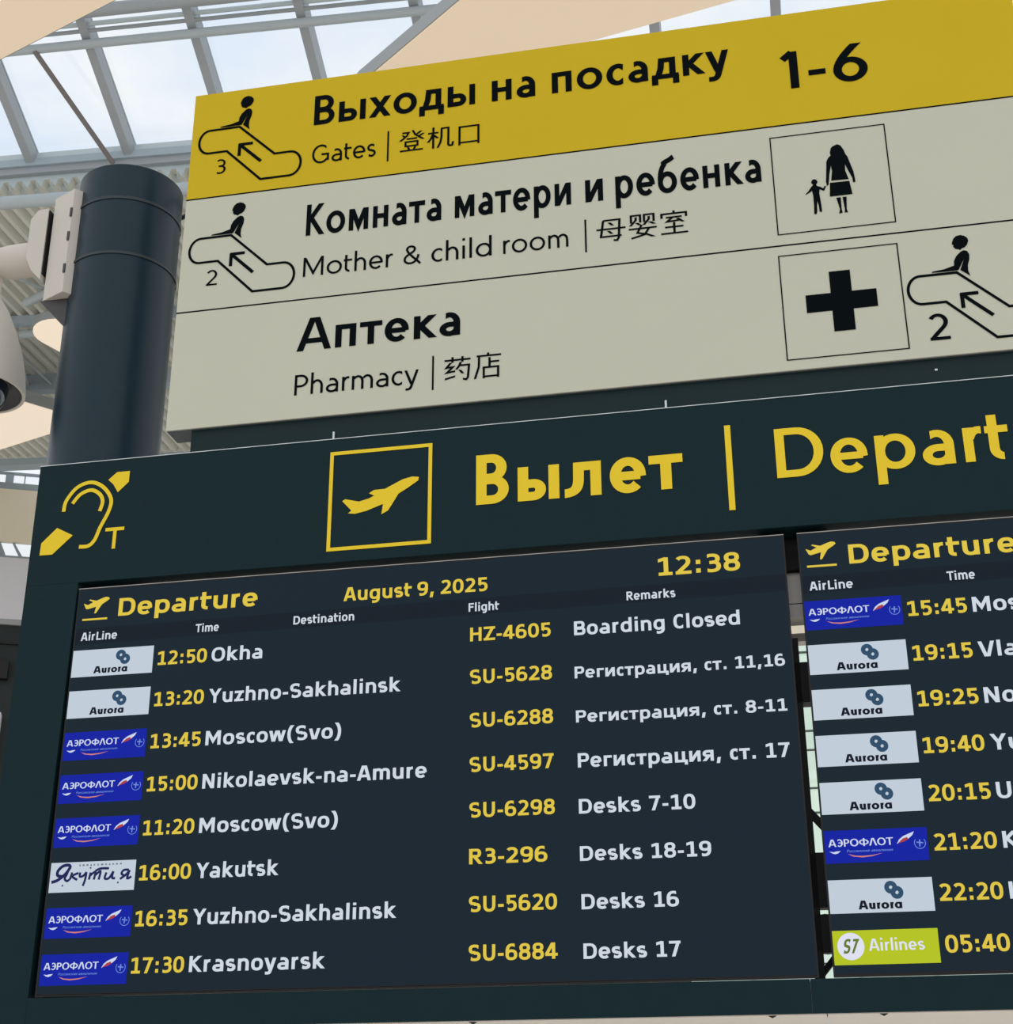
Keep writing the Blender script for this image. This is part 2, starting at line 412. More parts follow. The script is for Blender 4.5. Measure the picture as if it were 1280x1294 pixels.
        pt(P.arc(-w * .12, 44, w * .95, C + o, 128, -80, 14) , 'v'); pt(P.arc(-w * .14, -o, w, 55 + b, 88, -128, 14), 'v'); bar(53, w * .28, w * .55)
    elif ch == '4': st(w * .8 - a, 0, C); bar(27, 0, w); ln((w * .62, C), (a * .75, 27 + b * .3))
    elif ch == '5':
        bar(C - b, w * .08, w * .92); st(w * .08 + a, 46, C)
        pt([(w * .08 + a, 52)] + P.arc(-w * .1, -o, w, 66, 112, -128, 16), 'v')
    elif ch in '69':
        g = [P.arc(0, -o, w, 65, 0, 360), P.arc(0, -o, w * 1.12, C + o, 62, 190)]
        if P.k < 2.2: g[1] = bez((w * .72, C), (w * .4, 78), (a * .9, 52), (a, 30), 9)
        if ch == '9': g = [[(w - x, C - y) for x, y in s] for s in g]
        pt(g[0], closed=True); pt(g[1], 'v' if P.k > 2.2 else 'h')
    elif ch == '7': bar(C - b, 0, w); ln((w - diag * .62, C - 3), (w * .36, 0))
    elif ch == '8': bowl(0, -o, w, 54 + b * .6); bowl(w * .035, 53 - b * .8, w * .965, C + o)
    elif ch == '-': bar(36 if P.k > 2.2 else 36, 0, w)
    elif ch == ':': pt([(w / 2, 2), (w / 2, 2 + P.wx)], 'h'); pt([(w / 2, X - P.wx - 2), (w / 2, X - 2)], 'h')
    elif ch == '.': pt([(w / 2, 0), (w / 2, P.wx)], 'h')
    elif ch == ',': ln((w * .62, P.wx), (w * .52, P.wx * .5), (w * .34, -18))
    elif ch == '(': pt(bez((w - a * .8, A + 2), (a * .4, 76), (a * .4, 12), (w - a * .8, -D * .62), 10), 'h')
    elif ch == ')': pt(bez((a * .8, A + 2), (w - a * .4, 76), (w - a * .4, 12), (a * .8, -D * .62), 10), 'h')
    return S

# ink widths and side bearings (left+right halves) per type face, capital height = 100
def table(s):
    t = {}
    for it in s.split():
        p = it.rsplit('=', 1); v = p[1].split('/')
        for c in p[0]: t[c] = (float(v[0]), float(v[1]), float(v[2] if len(v) > 2 else v[1]))
    return t
SCREEN_W = table('AА=103/1.5 BВ=86/12.5/6 C=88/7/-4 D=94/12.5/7 F=74/12.5/6 H=90/12.5 KК=93/12.5/0 L=72/12.5/1 M=112/12.5 N=90/12.5 O=102/7 P=83/12.5/5 Р=83/12.5/5 R=92/12.5/1 S=86/6.5 '
 'T=92/1 U=88/11.5 V=103/1 Y=100/0 Z=90/4 I=26/12.5 aа=77/6/10 b=82/11/6 c=70/6/-4 d=82/6/11 eе=81/6 g=82/6/11 h=77/11/10 i=24/11.5 k=84/11/0 l=24/11.5 m=122/11/10 n=77/11/10 oо=82/6 p=82/11/6 р=82/11/6 '
 'r=56/11/0 s=70/5 t=62/1/2 u=77/10/11 v=87/1 w=122/2 y=87/1 z=70/5 0=84/5.5 1=72/13/9 2=80/7/8 3=80/7 4=88/4 5=78/8/8 69=84/6 7=80/7 8=82/6.5 -=41/7.5 :=24/15.5 .=24/14 ,=32/9/11 ()=45/9 '
 'г=60/11/2 и=82/11 с=70/6/-4 т=75/2 ц=91/11/2 я=82/1/11')
SIGN_W = table('AА=98/1 B=66/10/5 В=66/10/5 D=88/10/6 G=92/6/8 K=80/10/0 К=74/10/0 M=98/10 P=62/10/4 Р=62/10/4 T=74/2 1=34/12/12 2=58/5 3=54/6 6=68/7 -=34/8 &=84/5/4 '
 'aа=56/6/8 c=60/6/-5 с=62/6/-5 d=70/6/9 eе=66/6/5 h=56/9/8 i=13/9 l=13/9 m=96/9/8 n=56/9/8 oо=74/6 p=70/9/6 р=64/9/6 r=36/9/0 s=46/5 t=40/2/3 u=56/8/9 y=66/1 '
 'ы=86/9 х=72/1 д=76/3 н=60/9 п=58/9 к=64/9/0 у=68/0 м=76/9 т=62/1 и=62/9 л=70/2/9 б=68/6')
def layout(P, W, text, space=36, track=0):
    """text -> (quads, ink width) starting at x = 0"""
    x, quads, first, last = 0.0, [], None, 0
    for ch in text:
        if ch == ' ': x += space + track; continue
        w, lb, rb = W.get(ch, (70, 8, 8))
        if first is None: first = x + lb
        for pts, cap, closed in glyph(P, ch, w):
            for q in P.ribbon(pts, cap, closed):
                quads.append([(px + x + lb - first, py) for px, py in q])
        last = x + lb + w; x += lb + w + rb + track
    return quads, last - first
SCREEN = Pen(23.2, 17.4, 75, 2.45, 104, 28)
SIGN_BOLD = Pen(17, 14.5, 70, 2.0, 106, 30)
SIGN_BOOK = Pen(10, 9.2, 70, 2.0, 106, 30)

AFL = dict(SCREEN_W); AFL.update(table('А=96/0 Э=72/3 Р=66/8/3 О=98/4 Ф=112/3 Л=92/0 Т=80/1'))
def lettering(parent, name, material, text, u0, u1, v, cap, d, pen=SCREEN, W=SCREEN_W, skew=0.0, track=0, space=36, words=False):
    """one line of writing fitted between u0 and u1 on baseline v"""
    if words and ' ' in text:
        full = layout(pen, W, text, space, track)[1]; k = (u1 - u0) / full; x = u0; parts = text.split(' ')
        for i, t in enumerate(parts):
            w = layout(pen, W, t, space, track)[1] * k
            # advance measured on the growing line keeps the word spacing of the whole line
            end = u0 + layout(pen, W, ' '.join(parts[:i + 1]), space, track)[1] * k
            lettering(parent, name, material, t, end - w, end, v, cap, d, pen, W, skew, track, space)
        return
    q, w = layout(pen, W, text, space, track); k = (u1 - u0) / w if u1 else cap / 100
    m = MB()
    m.ink([[(u0 + x * k + y * cap / 100 * skew, v + y * cap / 100) for x, y in poly] for poly in q], d)
    return m.build(name, material, parent)
def ribbons(mb, paths, w, d, closed=False, cap='f'):
    pen = Pen(w, w, 1, 2, 1, 1)
    for p in paths:
        mb.ink(pen.ribbon(p, cap, closed), d)
    return mb
def frame_rect(mb, u0, v0, u1, v1, w, d):
    for a, b, c, e in ((u0, v0, u1, v0 + w), (u0, v1 - w, u1, v1), (u0, v0 + w, u0 + w, v1 - w), (u1 - w, v0 + w, u1, v1 - w)):
        mb.face([(a, d, b), (c, d, b), (c, d, e), (a, d, e)])
    return mb
def arcp(cx, cy, rx, ry, a0, a1, n=14):
    return [(cx + rx * math.cos(R(a0 + (a1 - a0) * i / n)), cy + ry * math.sin(R(a0 + (a1 - a0) * i / n))) for i in range(n + 1)]
def smooth_path(p, n=5):
    o = []
    for i in range(len(p) - 1):
        a, b, c, d = p[max(i - 1, 0)], p[i], p[i + 1], p[min(i + 2, len(p) - 1)]
        for k in range(n):
            t = k / n
            o.append(tuple(.5 * (2 * b[j] + (c[j] - a[j]) * t + (2 * a[j] - 5 * b[j] + 4 * c[j] - d[j]) * t * t + (3 * b[j] - a[j] - 3 * c[j] + d[j]) * t ** 3) for j in (0, 1)))
    return o + [p[-1]]

# ================================================================ the hall
struct(MB().box((-30, -25, -.2), (30, 45, 0)), 'floor', 'floor_stone')

# roof axes: s along the eave (dropping 3.2 degrees to the right), t away from the viewer, w up
_a = R(3.2); E1 = Vector((UX.x * math.cos(_a), UX.y * math.cos(_a), -math.sin(_a))); E2 = DX.copy(); E3 = E1.cross(E2)
P0 = Vector((-4.3262696, 13.02289394, 9.0 + EYE))
def roof(s, t, w): return P0 + E1 * s + E2 * t + E3 * w
# glazing frame: g up the slope towards the viewer
GA = R(26); G = -E2 * math.cos(GA) + E3 * math.sin(GA); GN = E1.cross(G); GN = GN if GN.z > 0 else -GN
E0 = P0 + E1 * .10 + E3 * .44
def glaz(s, g, w): return E0 + E1 * s + G * g + GN * w
S0, S1 = -7.0, 11.0
# corrugated deck with its real trapezoid profile
def deck(t0, t1, w0, name):
    m = MB(); prof = []; p = .153; x = S0
    while x < S1:
        prof += [(x, 0), (x + .050, 0), (x + .075, .09), (x + .126, .09)]; x += p
    for (a, b), (c, e) in zip(prof, prof[1:]):
        m.face([(a, t0, w0 + b), (c, t0, w0 + e), (c, t1, w0 + e), (a, t1, w0 + b)])
    m.box((S0, t0 + .12, w0 + .10), (S1, t1, w0 + .13)); m.box((S0, t1 - .04, w0 + .005), (S1, t1, w0 + .10))
    return struct(m, name, 'deck_sheet', xf=roof)
deck(-.10, 3.86, 0.0, 'ceiling'); deck(3.95, 6.30, -.02, 'ceiling_far')
k = 1
def trim(m, material, xf, smooth=None):
    global k
    o = struct(m, 'trim_%d' % k, material, smooth, xf); k += 1; return o
trim(MB().box((S0, .0, .04), (S1, .10, .21)), 'roof_fascia', roof)            # eave fascia
trim(MB().box((S0, -.06, .21), (S1, .14, .285)), 'roof_bar', roof)            # gutter beam, two faces
trim(MB().box((S0, -.09, .285), (S1, .14, .37)), 'roof_beam', roof)
trim(MB().box((S0, -.06, .37), (S1, .10, .455)), 'roof_fascia', roof)
trim(MB().tube([(S0, -.17, -.21), (S1, -.17, -.21)], .066, 20), 'roof_tube', roof, 40)   # eave tube
for t, h, b in ((2.42, .10, .10), (3.90, .22, .14), (6.38, .12, .2)):
    trim(MB().box((S0, t - b / 2, -h), (S1, t + b / 2, .0)), 'roof_beam', roof)
# glazing bars, purlins
xs = [-.66 + 1.083 * i for i in range(-5, 10)]
for s in xs:
    trim(MB().box((s - .045, .02, -.15), (s + .045, 4.2, .02)), 'roof_bar', glaz)
trim(MB().tube([(S0, 1.23, -.19), (S1, 1.23, -.19)], .045, 16), 'roof_tube', glaz, 40)
trim(MB().tube([(S0, 1.335, -.13), (S1, 1.335, -.13)], .020, 10), 'roof_bar', glaz, 40)
trim(MB().tube([(S0, 1.385, -.09), (S1, 1.385, -.09)], .024, 10), 'roof_fascia', glaz, 40)
trim(MB().tube([(S0, 1.555, -.21), (S1, 1.555, -.21)], .062, 18), 'roof_bar', glaz, 40)
trim(MB().box((S0, 2.0, -.1), (S1, 2.1, .0)), 'roof_bar', glaz); trim(MB().box((S0, 4.2, -.2), (S1, 4.34, .05)), 'roof_beam', glaz)
for i, (a, b) in enumerate(zip(xs, xs[1:])):
    struct(MB().box((a + .045, .02, -.012), (b - .045, 4.2, .0)), 'window_%d' % (i + 1), 'roof_glass', xf=glaz)
# braces under the roof
trim(MB().tube([glaz(-.10, 1.23, -.235), roof(.40, -.12, .20)], .026, 12), 'brace_brown', None, 40)
trim(MB().tube([roof(-2.2, .1, -.2), roof(-.66, 2.42, -.1)], .02, 10), 'roof_tube', None, 40)
trim(MB().tube([roof(-1.45, 1.7, -.25), roof(-1.05, 1.55, -.2)], .05, 14), 'roof_tube', None, 40)
trim(MB().tube([roof(-1.05, 1.55, -.2), roof(-1.45, 2.42, -.12)], .022, 10), 'roof_tube', None, 40)
trim(MB().tube([roof(-1.95, 2.5, -.18), roof(-1.2, 2.46, -.18)], .05, 14), 'roof_tube', None, 40)
trim(MB().tube([roof(-.6, 1.4, -.16), roof(.3, 1.4, -.16)], .05, 14), 'roof_tube', None, 40)
trim(MB().tube([roof(-2.1, 2.5, -.1), roof(-2.6, 3.9, -.15)], .022, 10), 'roof_tube', None, 40)
trim(MB().tube([roof(-2.35, 2.5, -.1), roof(-2.25, 3.9, -.15)], .016, 10), 'roof_tube', None, 40)
trim(MB().tube([roof(-1.0, 3.9, -.2), roof(-2.6, 6.3, -.25)], .05, 12), 'roof_tube', None, 40)

# far left wall of the hall in layers, seen past the board's left edge
W1 = Vector((.9732, .2300, 0)); WN = Vector((-.2300, .9732, 0)); WA = Vector((-7.12886, 20.33752, 0))
def wl(s, t, v): return WA + W1 * s + WN * t + Vector((0, 0, v + EYE))
def wall(m, name, material): return struct(m, name, material, xf=wl)
wall(MB().box((-3, 0, -EYE), (10, .3, 6.80)), 'wall_left', 'wall_dark')
wall(MB().box((-3, -.04, 6.88), (10, .1, 7.80)), 'wall_left_upper', 'wall_lilac')
trim(MB().box((-3, -.05, 6.80), (10, .1, 6.88)), 'lamp_rim', wl)
trim(MB().box((-3, -.03, 7.80), (10, .05, 7.835)), 'wall_frame', wl)
wall(MB().box((-3, -.03, 8.05), (10, .06, 8.86)), 'wall_left_top', 'wall_beige')
trim(MB().box((-3, -.02, 8.86), (10, .06, 8.965)), 'wall_frame', wl)
trim(MB().box((-3, -.02, 9.115), (10, .06, 9.135)), 'wall_frame', wl)
for s in [-.10 + 1.23 * i for i in range(-2, 9)]: trim(MB().prism([(s - .02, 7.86), (s + .07, 7.83), (s - .03, 8.05), (s - .12, 8.05)], 0, .05), 'wall_frame', wl)
trim(MB().prism([(.15, 7.83), (.20, 7.83), (.06, 8.05), (.03, 8.05)], 0, .05), 'wall_frame', wl)
for s in [-.12 + 1.23 * i for i in range(-2, 9)]: trim(MB().box((s - .055, 0, 8.97), (s + .055, .05, 9.115)), 'roof_beam', wl)
trim(MB().box((.085, .02, 8.97), (.10, .04, 9.115)), 'wall_frame', wl)
wall(MB().box((-3, .045, 8.96), (10, .05, 9.24)), 'window_21', 'roof_glass'); wall(MB().box((-3, .045, 7.83), (10, .05, 8.05)), 'window_22', 'roof_glass')
trim(MB().box((-3, -.12, 6.00), (.20, 0, 6.27)), 'bracket_black', wl); trim(MB().box((-3, -.2, 4.3), (.19, 0, 5.5)), 'wall_lilac', wl)
trim(MB().box((-3, -.04, 6.52), (10, 0, 6.54)), 'bracket_black', wl)

# far glazed wall behind the board, seen through the slot between the screens
def bk(u, d, v): return UX * u + DX * (25 + d) + Vector((0, 0, v + EYE))
struct(MB().box((-2.4, 0, 7.85), (4, .3, 9.4)), 'wall_back', 'wall_beige', xf=bk)
struct(MB().box((-2.4, 0, -EYE), (4, .3, 2.2)), 'wall_back_base', 'wall_lilac', xf=bk)
for v in (7.65, 7.35, 7.0, 6.3, 5.98, 5.35, 4.95, 3.9, 3.2, 2.6): trim(MB().box((-2.4, .05, v), (4, .12, v + .022)), 'mullion_grey', bk)
for u in (-2.4, -1.2, .45, 1.6, 2.8, 3.95): trim(MB().box((u, .02, 2.2), (u + .07, .15, 7.85)), 'mullion_mint', bk)
struct(MB().box((-2.4, .14, 2.2), (4, .15, 7.85)), 'window_23', 'mint_glass', xf=bk)

# ================================================================ petal lamps hung from the roof
def round_poly(P, r, n=8):
    out = []
    for i in range(len(P)):
        a, b, c = Vector(P[i - 1]), Vector(P[i]), Vector(P[(i + 1) % len(P)])
        u, w = (a - b).normalized(), (c - b).normalized(); h = u.angle(w) / 2
        t = min(r / math.tan(h), .45 * (a - b).length, .45 * (c - b).length); rr = t * math.tan(h)
        ctr = b + (u + w).normalized() * (rr / math.sin(h))
        p, q = b + u * t - ctr, b + w * t - ctr
        a0 = math.atan2(p.y, p.x); da = (math.atan2(q.y, q.x) - a0 + math.pi) % (2 * math.pi) - math.pi
        for k_ in range(n + 1):
            an = a0 + da * k_ / n; out.append((ctr.x + rr * math.cos(an), ctr.y + rr * math.sin(an)))
    return out
def petal(P, r, z, h, fabric, label, tops):
    c = sum((Vector(p) for p in P), Vector((0, 0))) / len(P)
    o = thing('ceiling_lamp', label, 'lamp', (c.x, c.y, z), 'petal shaped ceiling lamps', board=False)
    poly = round_poly(P, r)
    cx = sum(p[0] for p in poly) / len(poly); cy = sum(p[1] for p in poly) / len(poly)
    inner = [(cx + (x - cx) * .985, cy + (y - cy) * .985) for x, y in poly]
    m = MB(); m.prism(poly, z + .012, z + h, 'z'); m.build('housing', 'lamp_rim', o, 40)
    MB().prism(inner, z, z + .012, 'z').build('diffuser', fabric, o)
    for (x, y), zt in tops: MB().tube([(x, y, z + h), (x, y, zt)], .007, 6).build('cable', 'hanger_wire', o)
    return o
Z6 = 6 + EYE
petal([(-4.5, 8.29), (-1.35, 6.32), (-4.4, 5.2)], .35, Z6, .10, 'lamp_fabric', 'large beige petal lamp at the top left corner, under the skylight', [((-3.6, 5.9), 12.6), ((-4.0, 6.6), 12.6)])
petal([(-1.17, 7.92), (.30, 6.21), (2.45, 6.39)], .10, Z6, .11, 'lamp_fabric', 'large beige petal lamp rising behind the top edge of the yellow sign', [((.2, 6.5), 12.5), ((1.3, 6.5), 12.5)])
petal([(-5.42, 14.26), (-3.42, 14.20), (-4.33, 16.0)], .34, 8.2 + EYE, .11, 'lamp_fabric_bright', 'small bright petal lamp half hidden by the dark column', [((-4.8, 14.5), 10.65), ((-3.95, 14.5), 10.6), ((-4.35, 15.3), 10.65)])
petal([(-7.4, 14.78), (-5.08, 16.74), (-7.6, 18.25)], .2, 8.2 + EYE, .16, 'lamp_fabric_bright', 'bright pointed petal lamp low at the left edge, behind the dome camera', [((-6.6, 15.9), 10.75), ((-5.5, 16.6), 10.7), ((-6.6, 17.4), 10.75)])

# ================================================================ column and camera
CU, CD, CR, CT = -2.072, .26, .168, 2.955
column = thing('column', 'thick dark blue round steel column rising behind the board left end', 'column', (CU, CD, -EYE))
MB().lathe((CU, CD, -EYE), [(CR, 0), (CR, CT + EYE - .006), (CR - .006, CT + EYE)], 72).build('shaft', 'column_paint', column, 40)
camera = thing('security_camera', 'beige dome security camera on a wall arm strapped to the dark column', 'security camera', (-2.30, .2, 2.4))
MB().prism([(-2.296, .17), (-2.284, .150), (-2.196, .108), (-2.176, .130), (-2.212, .20), (-2.222, .30), (-2.296, .30)], 2.500, 2.885, 'z').build('mount_plate', 'camera_beige', camera)
MB().prism([(-2.294, 2.499), (-2.18, 2.499), (-2.19, 2.385)], .15, .20).build('plate_gusset', 'camera_dark', camera)
for v in (2.822, 2.617):
    MB().lathe((CU, CD, v), [(CR + .0015, -.005), (CR + .003, -.005), (CR + .003, .005), (CR + .0015, .005)], 72, False).build('strap', 'strap_dark', camera, 40)
for v in (2.795, 2.705, 2.585): MB().box((-2.202, .104, v - .016), (-2.195, .118, v + .016)).build('buckle', 'camera_dark', camera)
MB().prism([(-2.299, 2.845), (-2.335, 2.842), (-2.358, 2.81), (-2.358, 2.665), (-2.335, 2.615), (-2.299, 2.575)], .14, .27).build('junction_box', 'camera_beige', camera)
MB().box((-2.2995, .145, 2.60), (-2.2955, .25, 2.84)).build('gasket', 'bracket_black', camera)
DU = -2.515
MB().tube([(-2.352, .2, 2.695), (-2.44, .2, 2.694), (DU + .03, .2, 2.692), (DU + .004, .2, 2.68), (DU, .2, 2.655), (DU, .2, 2.58)], [.057, .056, .052, .046, .042, .040], 24).build('arm', 'camera_beige', camera, 60)
MB().lathe((DU, .2, -.012), [(.036, 2.60), (.048, 2.575), (.076, 2.53), (.108, 2.46), (.135, 2.38), (.152, 2.30), (.158, 2.25), (.158, 2.235), (.149, 2.235), (.136, 2.262), (.106, 2.268)], 56).build('dome_housing', 'camera_beige', camera, 50)
MB().lathe((DU, .2, -.012), [(.147, 2.2365), (.134, 2.2605), (.106, 2.2665)], 56, False).build('shade_ring', 'camera_dark', camera, 50)
MB().lathe((DU, .2, 2.250), [(.106 * math.cos(R(a)), -.115 * math.sin(R(a))) for a in range(0, 90, 8)] + [(.003, -.115)], 48).build('dome_bubble', 'bubble_glass', camera, 60)
MB().tube([(-2.20, .30, 2.86), (-2.235, .40, 2.91), (-2.10, .46, 2.93), (-1.93, .42, 2.955), (-1.80, .3, 2.965), (-1.60, .2, 2.96)], .008, 8).build('cable', 'bracket_black', camera, 60)

# ================================================================ wayfinding sign
SL, SR, SB, ST, SD = -1.751, .744, 1.916, 3.099, .085
sign = thing('wayfinding_sign', 'yellow and white wayfinding sign for gates, mother and child room and pharmacy', 'sign', (-.5, .04, SB))
MB().box((SL, .006, SB), (SR, SD, ST)).build('housing', 'sign_side', sign)
MB().box((SL, 0, 2.7065), (SR, .006, ST)).build('yellow_panel', 'sign_yellow', sign)
MB().box((SL, 0, 2.3065), (SR, .006, 2.7030)).build('white_panel', 'sign_white', sign)
MB().box((SL, 0, SB), (SR, .006, 2.3030)).build('white_panel', 'sign_white', sign)
for v in (2.7048, 2.3048): MB().box((SL, -.0006, v - .0023), (SR, .0055, v + .0023)).build('divider_line', 'print_black', sign)
MB().box((-1.677, .014, 1.8405), (SR - .07, .32, SB - .001)).build('mounting_beam', 'beam_dark', sign)
MB().box((SL + .004, .008, SB - .0012), (-1.677, SD - .002, SB)).build('end_cap', 'sign_side', sign)
for u in (-1.2455, -.3075): MB().tube([(u, .010, 1.8405), (u, .010, 1.866)], .0035, 8).build('support_rod', 'edge_aluminium', sign)
MB().box((.402, .011, 1.880), (.409, .0145, 1.885)).build('screw', 'edge_aluminium', sign)
TD = -.0012
SB_, SK_ = Pen(18, 15.2, 69, 2.0, 106, 30), Pen(11.5, 10.5, 68, 2.0, 106, 30)
def words(parent, v, cap, pen, items, d=TD, material='print_black', W=SIGN_W, name='lettering'):
    for t, a, b in items: lettering(parent, name, material, t, a, b, v, cap, d, pen, W)
words(sign, 2.9235, .110, SB_, [('Выходы', -1.350, -.838), ('на', -.786, -.652), ('посадку', -.601, -.069)])
words(sign, 2.8285, .131, Pen(17, 14.5, 70, 2.0, 106, 30), [('1-6', .077, .322)])
words(sign, 2.7800, .067, SK_, [('Gates', -1.350, -1.147)])
words(sign, 2.5230, .110, SB_, [('Комната', -1.357, -.939), ('матери', -.898, -.551), ('и', -.509, -.457), ('ребенка', -.421, -.004)])
words(sign, 2.3810, .0655, SK_, [('Mother', -1.359, -1.082), ('&', -1.051, -1.000), ('child', -.967, -.787), ('room', -.753, -.562)])
words(sign, 2.1310, .108, SB_, [('Аптека', -1.367, -.879)])
words(sign, 1.9885, .0655, SK_, [('Pharmacy', -1.366, -.998)])
words(sign, 2.7885, .053, SK_, [('3', -1.663, -1.630)]); words(sign, 2.3885, .053, SK_, [('2', -1.664, -1.629)]); words(sign, 1.9625, .0785, Pen(13, 12, 70, 2, 106, 30), [('2', .400, .452)])
for u, a, b in ((-1.1115, 2.755, 2.865), (-.514, 2.356, 2.465), (-.9595, 1.963, 2.071)): MB().box((u, TD, a), (u + .005, 0, b)).build('divider_bar', 'print_black', sign)
HAN = {
 'ascend': ['12,88 38,88 30,72 4,50', '14,78 22,68', '54,97 64,76 97,50', '88,90 70,76', '97,78 80,66', '30,58 72,58', '26,44 74,44 74,24 26,24 26,44', '36,19 41,7', '65,19 60,7', '4,3 96,3'],
 'machine': ['3,70 42,70', '23,97 23,-3', '22,68 14,44 3,28', '25,60 40,44', '54,88 54,48 50,22 40,-2', '52,88 80,88 80,8 84,3 95,3 98,20'],
 'mouth': ['14,82 87,82 87,8 14,8 14,82', '14,10 14,-4', '87,10 87,-4'],
 'mother': ['24,90 80,90 76,12 70,0 58,2', '24,90 15,20 86,20', '0,52 100,52', '44,80 56,66', '41,44 53,30'],
 'infant': ['9,62 9,94 42,94 42,62', '26,86 26,74 6,50', '28,62 42,50', '56,62 56,94 90,94 90,62', '73,86 73,74 54,50', '75,62 92,50', '0,36 100,36', '46,50 30,18 62,10 88,-4', '72,34 56,8 8,-4'],
 'room': ['50,100 50,90', '7,70 7,88 93,88 93,70', '22,72 78,72', '46,72 26,54 76,57', '62,66 82,48', '50,50 50,4', '18,30 82,30', '3,3 97,3'],
 'medicine': ['3,84 97,84', '32,97 32,74', '68,97 68,74', '26,74 10,54 30,56', '38,60 12,34 42,38', '5,8 42,17', '62,74 56,58 46,44', '58,60 92,60 88,8 82,0 70,4', '58,42 70,26'],
 'shop': ['50,100 50,90', '8,88 97,88', '17,88 16,44 2,-4', '55,80 55,42', '55,62 90,62', '34,40 86,40 86,3 34,3 34,40', '34,5 34,-4', '86,5 86,-4'],
}
def han(key, u, v, w, h):
    m = MB(); pen = Pen(8.2, 7.4, 1, 2, 1, 1)
    for s in HAN[key]:
        pts = [tuple(float(c) for c in p.split(',')) for p in s.split()]; closed = pts[0] == pts[-1]
        m.ink([[(u + x * w / 100, v + y * h / 100) for x, y in q] for q in pen.ribbon(pts[:-1] if closed else pts, 'h', closed)], TD)
    m.build('lettering', 'print_black', sign)
for key, u, v, w in (('ascend', -1.074, 2.782, .078), ('machine', -.986, 2.782, .082), ('mouth', -.897, 2.782, .080), ('mother', -.480, 2.384, .084), ('infant', -.387, 2.386, .080), ('room', -.298, 2.384, .081), ('medicine', -.926, 1.986, .080), ('shop', -.837, 1.987, .079)):
    han(key, u, v, w, .077)
def escalator(du, dv):
    m = MB(); D_ = TD
    path = [(-1.594, 2.956), (-1.473, 2.8375), (-1.422, 2.8375)] + arcp(-1.422, 2.7935, .036, .044, 80, -80) + [(-1.422, 2.7495), (-1.514, 2.7495), (-1.631, 2.8700), (-1.691, 2.8700)] + arcp(-1.691, 2.9130, .034, .043, 260, 100) + [(-1.691, 2.956)]
    ribbons(m, [[(a + du, b + dv) for a, b in path]], .0078, D_, True)
    for seg in ([(-1.516, 2.816), (-1.588, 2.887)], [(-1.5925, 2.888), (-1.546, 2.888)], [(-1.589, 2.8915), (-1.589, 2.846)]):
        ribbons(m, [[(a + du, b + dv) for a, b in seg]], .0104, D_)
    e = m.build('escalator_symbol', 'print_black', sign)
    f = MB()
    head = [(-.020, .004), (-.022, -.004), (-.018, -.006), (-.019, -.012), (-.014, -.019), (-.007, -.021), (-.002, -.024), (.003, -.019), (.010, -.017), (.017, -.010), (.022, .002), (.020, .012), (.013, .019), (.003, .023), (-.008, .021), (-.016, .014)]
    f.flat([(-1.575 + x + du, 3.048 + y + dv) for x, y in head], D_)
    f.flat([(x + du, y + dv) for x, y in [(-1.578, 3.018), (-1.569, 3.0225), (-1.560, 3.019), (-1.5555, 3.008), (-1.557, 2.993), (-1.563, 2.975), (-1.564, 2.958), (-1.560, 2.941), (-1.584, 2.9625), (-1.5705, 2.996), (-1.5885, 2.9625), (-1.597, 2.9618), (-1.630, 2.9618), (-1.658, 2.9625), (-1.6575, 2.966), (-1.625, 2.970), (-1.5985, 2.978), (-1.597, 2.992), (-1.590, 3.006)]], D_)
    f.build('passenger_figure', 'print_black', e)
escalator(0, 0); escalator(-.001, -.398); escalator(2.083, -.795)
for u0, v0 in ((.027, 2.339), (.023, 1.945)): frame_rect(MB(), u0, v0, u0 + .322, v0 + .328, .0034, TD).build('pictogram_frame', 'print_black', sign)
MB().flat([(.155, 2.0195), (.2115, 2.0195), (.2115, 2.084), (.276, 2.084), (.276, 2.139), (.2115, 2.139), (.2115, 2.2055), (.155, 2.2055), (.155, 2.139), (.0875, 2.139), (.0875, 2.084), (.155, 2.084)], TD).build('cross_symbol', 'print_black', sign)
m = MB()
m.flat([(.200, 2.612), (.213, 2.617), (.222, 2.612), (.230, 2.595), (.233, 2.582), (.238, 2.572), (.243, 2.55), (.25, 2.52), (.252, 2.497), (.2525, 2.485), (.246, 2.484), (.245, 2.50), (.236, 2.525), (.229, 2.548), (.228, 2.525), (.235, 2.4965), (.187, 2.498), (.192, 2.53), (.190, 2.548), (.184, 2.52), (.181, 2.5), (.179, 2.486), (.174, 2.482), (.1725, 2.497), (.176, 2.53), (.179, 2.563), (.185, 2.575), (.1925, 2.582), (.191, 2.592), (.195, 2.607)], TD)
m.flat([(.183, 2.4915), (.236, 2.4905), (.241, 2.446), (.179, 2.446)], TD)
m.flat([(.196, 2.440), (.208, 2.440), (.2075, 2.40), (.209, 2.389), (.199, 2.387), (.203, 2.40)], TD); m.flat([(.213, 2.44), (.224, 2.44), (.221, 2.40), (.2235, 2.388), (.2145, 2.389), (.216, 2.40)], TD)
m.build('mother_figure', 'print_black', sign)
m = MB(); m.flat([(.1405 + .0085 * math.cos(R(a)), 2.500 + .0095 * math.sin(R(a))) for a in range(0, 360, 30)], TD)
